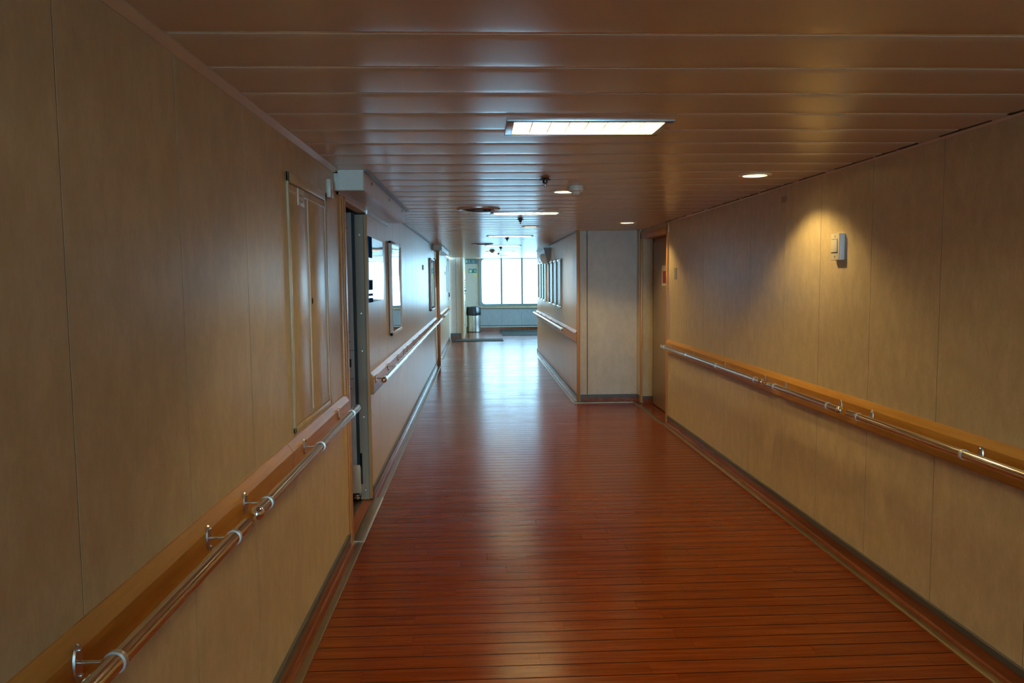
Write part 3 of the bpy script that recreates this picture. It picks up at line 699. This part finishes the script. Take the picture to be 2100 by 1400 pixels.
# ------------------------------------------------------------------ posters and framed panels, left wall
def sheet_y(x, side, y0, y1, z0, z1, bow=0.0, nseg=14, th=0.0025):
    mb = MB(); s = side
    for k in range(nseg):
        a, b = k / nseg, (k + 1) / nseg
        za, zb = z0 + (z1 - z0) * a, z0 + (z1 - z0) * b
        da, db = (th + bow * math.sin(math.pi * q) for q in (a, b))
        mb.prism([(x, za), (x + s * da, za), (x + s * db, zb), (x, zb)], 'y', y0, y1)
    bmesh.ops.remove_doubles(mb.bm, verts=mb.bm.verts, dist=1e-5)
    for f in mb.bm.faces: f.smooth = True
    return mb
def poster(label, y0, y1, z0, z1, bands):
    t = thing('poster', label, 'poster', (XL, y0, z0), 'unframed posters on the left wall')
    obj('sheet', sheet_y(XL, 1, y0, y1, z0, z1, 0.006), M_PRINT, t)
    Hh = z1 - z0
    for a, b in bands:
        mb = MB(); mb.box((XL + 0.003, y0 + 0.004, z0 + a * Hh), (XL + 0.0105, y0 + (y1 - y0) * 0.20, z0 + b * Hh)); obj('navy_band', mb, M_NAVY, t)
    return t
B_ = [(0.0, 0.065), (0.10, 0.135), (0.19, 0.345), (0.68, 1.0)]
poster('glossy poster with navy edge bands, on left wall just beyond open doorway', 5.685, 6.56, 1.445, 1.925, B_)
poster('far glossy poster with navy edge bands, on left wall by the wooden post', 14.02, 14.62, 1.47, 2.0, B_)
def framed_panel(label, y0, y1, z0, z1):
    t = thing('framed_panel', label, 'framed panel', (XL, y0, z0), 'tall white framed panels on the left wall')
    mb = MB(); w = 0.045
    for a in ((y0, y0 + w, z0, z1), (y1 - w * 0.6, y1, z0, z1), (y0, y1, z1 - w * 0.5, z1), (y0, y1, z0, z0 + w * 0.6)):
        mb.box((XL + 0.006, a[0], a[2]), (XL + 0.032, a[1], a[3]), 0, 0.002)
    obj('frame', mb, M_WHITE, t)
    mb = MB(); mb.box((XL, y0 + 0.03, z0 + 0.03), (XL + 0.008, y1 - 0.03, z1 - 0.03)); obj('backing', mb, M_SEAM, t)
    n_ = 20; mb = MB()
    for k in range(n_):
        a, b = k / n_, (k + 1) / n_; f = lambda q: XL + 0.022 + 0.0035 * math.sin(q * 6.5) * (1 if q > 0.6 else 0.5)
        za, zb = z0 + 0.02 + (z1 - z0 - 0.04) * a, z0 + 0.02 + (z1 - z0 - 0.04) * b
        mb.quad([(f(a), y0 + 0.03, za), (f(a), y1 - 0.02, za), (f(b), y1 - 0.02, zb), (f(b), y0 + 0.03, zb)])
    bmesh.ops.remove_doubles(mb.bm, verts=mb.bm.verts, dist=1e-5)
    for f in mb.bm.faces: f.smooth = True
    obj('glazing', mb, M_GLOSSPIC, t)
    return t
framed_panel('tall white framed glossy panel on left wall, next to navy banded poster', 6.95, 7.84, 1.112, 1.955)
framed_panel('far tall white framed panel on left wall, just before the wooden post', 12.65, 13.80, 1.108, 1.968)

# framed pictures on the middle right wall
PICS = [(12.02, 12.60, 1.156, 1.925), (12.68, 13.26, 1.160, 1.930), (13.34, 13.92, 1.165, 1.935), (14.66, 15.14, 1.185, 1.95), (15.24, 15.74, 1.19, 1.955), (15.84, 16.36, 1.195, 1.96)]
PL = ['nearest framed dark picture on middle right wall, first of near trio', 'middle picture of the nearer trio on right wall', 'last picture of the nearer trio, beside grey wall speaker',
      'first picture of the farther trio, just past grey wall speaker', 'middle picture of the farther trio on right wall', 'farthest framed dark picture on right wall, nearest the window']
for (a, b, z0, z1), lb in zip(PICS, PL):
    t = thing('picture_frame', lb, 'picture', (XM, a, z0), 'dark glazed pictures with chrome bars on the right wall')
    mb = MB(); mb.box((XM - 0.014, a, z0 + 0.02), (XM, b, z1 - 0.02)); obj('backing', mb, M_WALL2, t)
    mb = MB(); mb.box((XM - 0.0175, a + 0.02, z0 + 0.025), (XM - 0.014, b - 0.02, z1 - 0.025)); obj('picture', mb, M_DARKPIC, t)
    for q in (z0, z1 - 0.04):
        mb = MB(); mb.box((XM - 0.028, a, q), (XM, b, q + 0.04), 0, 0.006); obj('chrome_bar', mb, M_CHROME, t)
    mb = MB()
    mb.tube((XM - 0.020, b - 0.012, z0 + 0.03), (XM - 0.020, b - 0.012, z1 - 0.03), 0.011, 10); obj('side_bar', mb, M_CHROME, t)
t = thing('wall_speaker', 'grey curved wall speaker with pale face, above gap between picture trios', 'speaker', (XM, 14.3, 1.87))
mb = MB(); P_ = [(XM, 1.875), (XM - 0.030, 1.875)] + [(XM - 0.036 - 0.075 * (k / 10) ** 1.3, 1.885 + 0.29 * k / 10) for k in range(11)] + [(XM, 2.175)]
mb.prism(P_, 'y', 14.02, 14.30); obj('body', mb, mat('blue_grey_plastic', (0.36, 0.40, 0.42), 0.4), t)
mb = MB(); P_ = [(XM - 0.02, 1.90)] + [(XM - 0.06 - 0.085 * math.sin(math.pi * (0.15 + 0.6 * k / 10)), 1.90 + 0.17 * k / 10) for k in range(11)] + [(XM - 0.02, 2.07)]
mb.prism(P_, 'y', 14.30, 14.62); obj('front', mb, M_WHITE, t)

# ------------------------------------------------------------------ ceiling fittings
def fluor(label, r):
    x0, x1, y0, y1 = r; z = ZC
    t = thing('ceiling_light', label, 'ceiling light', ((x0 + x1) / 2, (y0 + y1) / 2, z), 'louvred fluorescent ceiling lights')
    mb = MB(); w = 0.024; ox = 0.006
    for a in ((x0 - ox, x1 + ox, y0 - ox, y0 + w), (x0 - ox, x1 + ox, y1 - w, y1 + ox), (x0 - ox, x0 + w, y0, y1), (x1 - w, x1 + ox, y0, y1)):
        mb.box((a[0], a[2], z - 0.007), (a[1], a[3], z + 0.002), 0, 0.0015)
    obj('frame', mb, M_ALU, t)
    mb = MB(); a0, a1, b0, b1 = x0 + 0.004, x1 - 0.004, y0 + 0.004, y1 - 0.004; h = 0.10
    mb.quad([(a0, b0, z + h), (a1, b0, z + h), (a1, b1, z + h), (a0, b1, z + h)])
    for p, q in (((a0, b0), (a1, b0)), ((a1, b0), (a1, b1)), ((a1, b1), (a0, b1)), ((a0, b1), (a0, b0))):
        mb.quad([(p[0], p[1], z), (q[0], q[1], z), (q[0], q[1], z + h), (p[0], p[1], z + h)])
    obj('reflector', mb, M_LOUVRE, t)
    for k in (0.27, 0.73):
        yy = y0 + (y1 - y0) * k
        mb = MB(); mb.tube((x0 + 0.03, yy, z + 0.055), (x1 - 0.03, yy, z + 0.055), 0.013, 14); obj('fluorescent_tube', mb, M_TUBE, t)
    lo = MB(); L_ = (x1 - x0 - 2 * w); q0 = x0 + w
    for k in range(1, 8):
        xx = q0 + L_ * k / 8; lo.prism([(xx - 0.0035, z + 0.022), (xx + 0.0035, z + 0.022), (xx + 0.0022, z + 0.001), (xx - 0.0022, z + 0.001)], 'y', y0 + w, y1 - w)
    ym = (y0 + y1) / 2; lo.prism([(ym - 0.008, z + 0.060), (ym + 0.008, z + 0.060), (ym + 0.0022, z + 0.001), (ym - 0.0022, z + 0.001)], 'x', q0, q0 + L_)
    obj('louvre', lo, M_LOUVRE, t)
FLB = ['nearest and largest louvred ceiling light, seven cross blades', 'second louvred ceiling light, beside the round air vent', 'third louvred ceiling light down the corridor',
       'fourth louvred ceiling light down the corridor', 'farthest louvred ceiling light, near the window lobby', 'louvred ceiling light over the viewpoint']
for r, lb in zip(FLUOR, FLB): fluor(lb, r)

def downlight(label, x, y):
    z = ZC
    t = thing('downlight', label, 'downlight', (x, y, z), 'round warm recessed downlights')
    mb = MB(); mb.lathe([(0.074, 0.004), (0.072, -0.006), (0.080, -0.008), (0.099, -0.004), (0.100, 0.002)], (x, y, z), 40); obj('trim_ring', mb, M_IVORY, t)
    mb = MB(); mb.lathe([(0.073, 0.002), (0.066, 0.03), (0.060, 0.075), (0, 0.075)], (x, y, z), 32); obj('reflector', mb, M_LOUVRE, t)
    mb = MB(); mb.lathe([(0, 0.014), (0.03, 0.016), (0.055, 0.022), (0.064, 0.030)], (x, y, z), 32); obj('lens', mb, M_LAMP, t)
    l = bpy.data.lights.new('downlight_beam', 'SPOT'); l.energy = SPOT_W; l.color = (1.0, 0.70, 0.27); l.spot_size = math.radians(128); l.spot_blend = 0.42; l.shadow_soft_size = 0.04
    lo = bpy.data.objects.new('downlight_beam', l); C.objects.link(lo); lo.parent = t; lo.location = (0, 0, 0.012)
    return t
DLB = ['nearest right-hand downlight, above the light scallop on right wall', 'right-hand downlight in front of the recessed door', 'downlight just behind the round smoke detector', 'downlight near third fluorescent light, centre of ceiling',
       'downlight hidden behind the far smoke detector', 'small far downlight just before the lobby', 'farthest downlight at the window lobby edge', 'downlight over the viewpoint beside right wall']
d0 = downlight(DLB[0], *DOWN[0])
for (x, y), lb in list(zip(DOWN, DLB))[1:]: dup(d0, (x, y, ZC), lb)

def sprinkler(label, x, y):
    z = ZC
    t = thing('sprinkler', label, 'sprinkler', (x, y, z), 'ceiling sprinkler heads')
    mb = MB(); mb.lathe([(0, 0.0), (0.024, -0.002), (0.036, -0.010), (0.037, -0.014), (0.030, -0.015), (0, -0.015)], (x, y, z), 28); obj('escutcheon', mb, M_DARKMETAL, t)
    mb = MB(); mb.lathe([(0.016, -0.013), (0.017, -0.022), (0.014, -0.032), (0.007, -0.036), (0, -0.036)], (x, y, z), 18); obj('body', mb, M_DARKMETAL, t)
    mb = MB(); mb.lathe([(0.006, -0.034), (0.0065, -0.052), (0.004, -0.058), (0, -0.058)], (x, y, z), 12); obj('bulb', mb, M_CHROME, t)
    return t
s0 = sprinkler('nearest sprinkler head, left of the smoke detector', 0.416, 4.83)
for (x, y), lb in zip(((0.432, 7.98), (0.43, 11.62), (0.43, 14.95), (0.47, 18.2)), ('sprinkler head just past the second fluorescent light', 'sprinkler head just past the third fluorescent light', 'sprinkler head just past the fourth fluorescent light', 'farthest sprinkler head, near the window lobby')):
    dup(s0, (x, y, ZC), lb)

def detector(label, x, y):
    z = ZC; t = thing('smoke_detector', label, 'smoke detector', (x, y, z), 'round ceiling smoke detectors')
    mb = MB(); mb.lathe([(0, 0), (0.052, 0), (0.054, -0.004), (0.054, -0.020), (0, -0.020)], (x, y, z), 32); obj('base', mb, M_IVORY, t)
    mb = MB(); mb.lathe([(0.050, -0.020), (0.051, -0.034), (0.040, -0.040), (0, -0.040)], (x, y, z), 32); obj('cap', mb, M_IVORY, t)
    mb = MB(); mb.lathe([(0.026, -0.038), (0.030, -0.048), (0.026, -0.058), (0, -0.060)], (x, y, z), 24); obj('sensor', mb, M_IVORY, t)
    return t
k0 = detector('nearest cream round smoke detector, in front of a downlight', 0.656, 5.235)
dup(k0, (0.287, 16.2, ZC), 'far smoke detector silhouetted against the bright ceiling near the lobby')

def vent(label, x, y, r):
    z = ZC; t = thing('air_vent', label, 'air vent', (x, y, z), 'round ceiling air vents')
    mb = MB(); mb.lathe([(r * 0.72, 0.0), (r * 0.74, -0.008), (r * 0.93, -0.014), (r, -0.006), (r, 0.002)], (x, y, z), 48); obj('rim', mb, M_ALU, t)
    mb = MB(); mb.lathe([(r * 0.74, -0.003), (0, -0.0025)], (x, y, z), 40); obj('throat', mb, M_DARK, t)
    for q in (0.58, 0.38):
        mb = MB(); mb.lathe([(r * q, -0.012), (r * (q + 0.09), -0.004), (r * (q + 0.10), -0.006), (r * (q + 0.01), -0.014), (r * q, -0.012)], (x, y, z), 40); obj('vane_ring', mb, M_CAP, t)
    mb = MB(); mb.lathe([(0, -0.014), (r * 0.22, -0.012), (r * 0.24, -0.006), (0, -0.004)], (x, y, z), 32); obj('centre_disc', mb, M_CAP, t)
    return t
vent('round metal air vent left of the second fluorescent light', 0.006, 6.88, 0.19)
vent('far round air vent left of the fourth fluorescent light', 0.075, 13.4, 0.185)
t = thing('ceiling_speaker', 'flat round cream ceiling disc right of the second fluorescent light', 'ceiling speaker', (0.625, 6.95, ZC))
mb = MB(); mb.lathe([(0, -0.006), (0.070, -0.007), (0.082, -0.005), (0.084, 0.001)], (0.625, 6.95, ZC), 36); obj('cover', mb, M_CEIL, t)
mb = MB(); mb.lathe([(0.084, 0.001), (0.092, -0.003), (0.095, 0.001)], (0.625, 6.95, ZC), 36); obj('rim', mb, M_IVORY, t)

# ------------------------------------------------------------------ window lobby: bin, mats, signs
t = thing('waste_bin', 'cylindrical brushed steel waste bin with black liner under exit signs', 'bin', (-0.165, 24.15, 0))
c = (-0.165, 24.15, 0); R_ = 0.205
mb = MB(); mb.lathe([(0, 0.0), (R_ * 0.99, 0.0), (R_, 0.012), (R_, 0.70), (R_ * 0.96, 0.70), (R_ * 0.96, 0.05), (0, 0.05)], c, 40); obj('body', mb, M_BRUSHED, t)
mb = MB(); mb.lathe([(R_ + 0.001, 0.0), (R_ + 0.004, 0.002), (R_ + 0.004, 0.02), (R_ + 0.001, 0.022)], c, 40); obj('base_ring', mb, M_DARK, t)
mb = MB(); seg = 56; rings = []
for k, (rr, zz) in enumerate(((0.93, 0.55), (0.95, 0.74), (0.99, 0.785), (1.03, 0.775), (1.06, 0.70), (1.11, 0.62), (1.10, 0.56), (1.05, 0.52))):
    rings.append([mb.bm.verts.new((c[0] + R_ * (rr + random.uniform(-0.022, 0.028) * (k > 2)) * math.cos(2 * math.pi * i / seg), c[1] + R_ * (rr + random.uniform(-0.02, 0.028) * (k > 2)) * math.sin(2 * math.pi * i / seg), zz + (random.uniform(-0.018, 0.012) if k == 7 else random.uniform(-0.006, 0.006)))) for i in range(seg)])
for A, B in zip(rings, rings[1:]):
    for i in range(seg):
        f = mb.bm.faces.new((A[i], A[(i + 1) % seg], B[(i + 1) % seg], B[i])); f.smooth = True
obj('bin_liner', mb, M_BAG, t)
mb = MB(); mb.box((-0.715, 20.34, 0.0), (0.635, 21.19, 0.012), 0, 0.004); tag(obj('floor_mat', mb, M_RUG), 'nearer narrow grey-green mat across the corridor end', 'mat')
mb = MB(); mb.box((0.67, 22.38, 0.0), (3.2, 24.82, 0.012), 0, 0.004); tag(obj('floor_mat', mb, M_RUG), 'dark blue-grey mat on the floor below the window', 'mat')

def running_man(mb, x, z, s, y):
    """little running figure built from flat bars, facing left"""
    def bar(p, q, w):
        p, q = Vector((p[0], p[1])), Vector((q[0], q[1])); d_ = (q - p).normalized(); nn = Vector((-d_[1], d_[0])) * w / 2
        pts = [p + nn, q + nn, q - nn, p - nn]
        mb.prism([(x + v[0] * s, z + v[1] * s) for v in pts], 'y', y - 0.002, y)
    mb.lathe([(0, -0.002), (0.09 * s, -0.002), (0.09 * s, 0)], (x - 0.10 * s, y, z + 0.86 * s), 12, 'y')
    bar((-0.05, 0.75), (0.08, 0.40), 0.17); bar((0.08, 0.42), (-0.15, 0.22), 0.11); bar((-0.15, 0.22), (-0.12, 0.0), 0.10)
    bar((0.08, 0.42), (0.24, 0.22), 0.11); bar((0.24, 0.22), (0.44, 0.16), 0.10); bar((-0.04, 0.70), (-0.30, 0.56), 0.08); bar((0.0, 0.68), (0.26, 0.60), 0.08)
YS = YF - 0.001
t = thing('exit_sign', 'dark teal emergency exit sign box at ceiling level above the other green sign', 'exit sign', (-0.24, YF, 2.1))
mb = MB(); mb.box((-0.435, YS - 0.06, 2.125), (-0.035, YS, 2.275), 0, 0.006); obj('housing', mb, mat('sign_housing', (0.10, 0.17, 0.22), 0.25), t)
mb = MB(); mb.box((-0.34, YS - 0.063, 2.14), (-0.10, YS - 0.059, 2.255)); fc = obj('face', mb, M_TEAL, t)
mb = MB(); mb.box((-0.405, YS - 0.064, 2.155), (-0.345, YS - 0.06, 2.245)); mb.box((-0.302, YS - 0.065, 2.155), (-0.288, YS - 0.062, 2.245)); running_man(mb, -0.155, 2.15, 0.10, YS - 0.063); obj('pictograms', mb, M_TEALPALE, fc)
t = thing('safety_sign', 'green and white escape route sign with running figure, above the bin', 'safety sign', (-0.18, YF, 1.83))
mb = MB(); mb.box((-0.325, YS - 0.008, 1.815), (-0.035, YS, 1.985)); obj('backing', mb, M_PAPER, t)
mb = MB(); mb.box((-0.312, YS - 0.010, 1.83), (-0.052, YS - 0.008, 1.97)); fc = obj('green_panel', mb, M_GREEN, t)
mb = MB(); mb.lathe([(0, -0.002), (0.042, -0.002), (0.042, 0)], (-0.255, YS - 0.010, 1.885), 14, 'y')
mb.prism([(-0.235, 1.915), (-0.205, 1.95), (-0.215, 1.955), (-0.19, 1.962), (-0.192, 1.935), (-0.20, 1.942), (-0.222, 1.905)], 'y', YS - 0.012, YS - 0.010)
for q in (-0.275, -0.245): mb.lathe([(0, -0.002), (0.011, -0.002), (0.011, 0)], (q, YS - 0.010, 1.938), 10, 'y')
running_man(mb, -0.115, 1.845, 0.11, YS - 0.010); mb.box((-0.066, YS - 0.012, 1.835), (-0.060, YS - 0.010, 1.965)); obj('pictograms', mb, M_PAPER, fc)
mb = MB(); mb.box((-0.155, YS - 0.003, 1.71), (-0.045, YS, 1.805)); tag(obj('notice', mb, M_PALEYELLOW), 'faint pale yellow notice just under the green escape sign', 'notice')
XS = -0.41
mb = MB(); mb.box((XS, 22.2, 1.79), (XS + 0.006, 23.6, 1.94)); tag(obj('notice', mb, M_YELLOW), 'bold yellow notice on lobby side wall beside the pier', 'notice')
t = thing('wall_panel', 'narrow white panel with row of dark buttons on lobby side wall', 'control panel', (XS, 22.5, 1.2))
mb = MB(); mb.box((XS, 22.0, 1.26), (XS + 0.006, 23.6, 1.74)); pn = obj('panel', mb, M_PAPER, t)
for z in (1.60, 1.53, 1.46, 1.39, 1.22):
    mb = MB(); mb.lathe([(0, 0.016), (0.02, 0.016), (0.022, 0)], (XS + 0.006, 22.4, z), 12, 'x'); obj('button', mb, M_MAROON, pn)
mb = MB(); mb.box((XS, 22.2, 1.285), (XS + 0.05, 22.7, 1.325), 0, 0.006); tag(obj('wall_bracket', mb, M_CAP), 'dark blue-grey bracket jutting from lobby side wall', 'bracket')
mb = MB(); mb.tube((XS + 0.035, 21.7, 0.30), (XS + 0.035, 21.7, 1.06), 0.012, 14); mb.tube((XS, 21.7, 0.36), (XS + 0.035, 21.7, 0.36), 0.01, 10); mb.tube((XS, 21.7, 1.0), (XS + 0.035, 21.7, 1.0), 0.01, 10)
tag(obj('grab_bar', mb, M_CHROME), 'upright chrome grab bar on lobby side wall by the pier', 'grab bar')
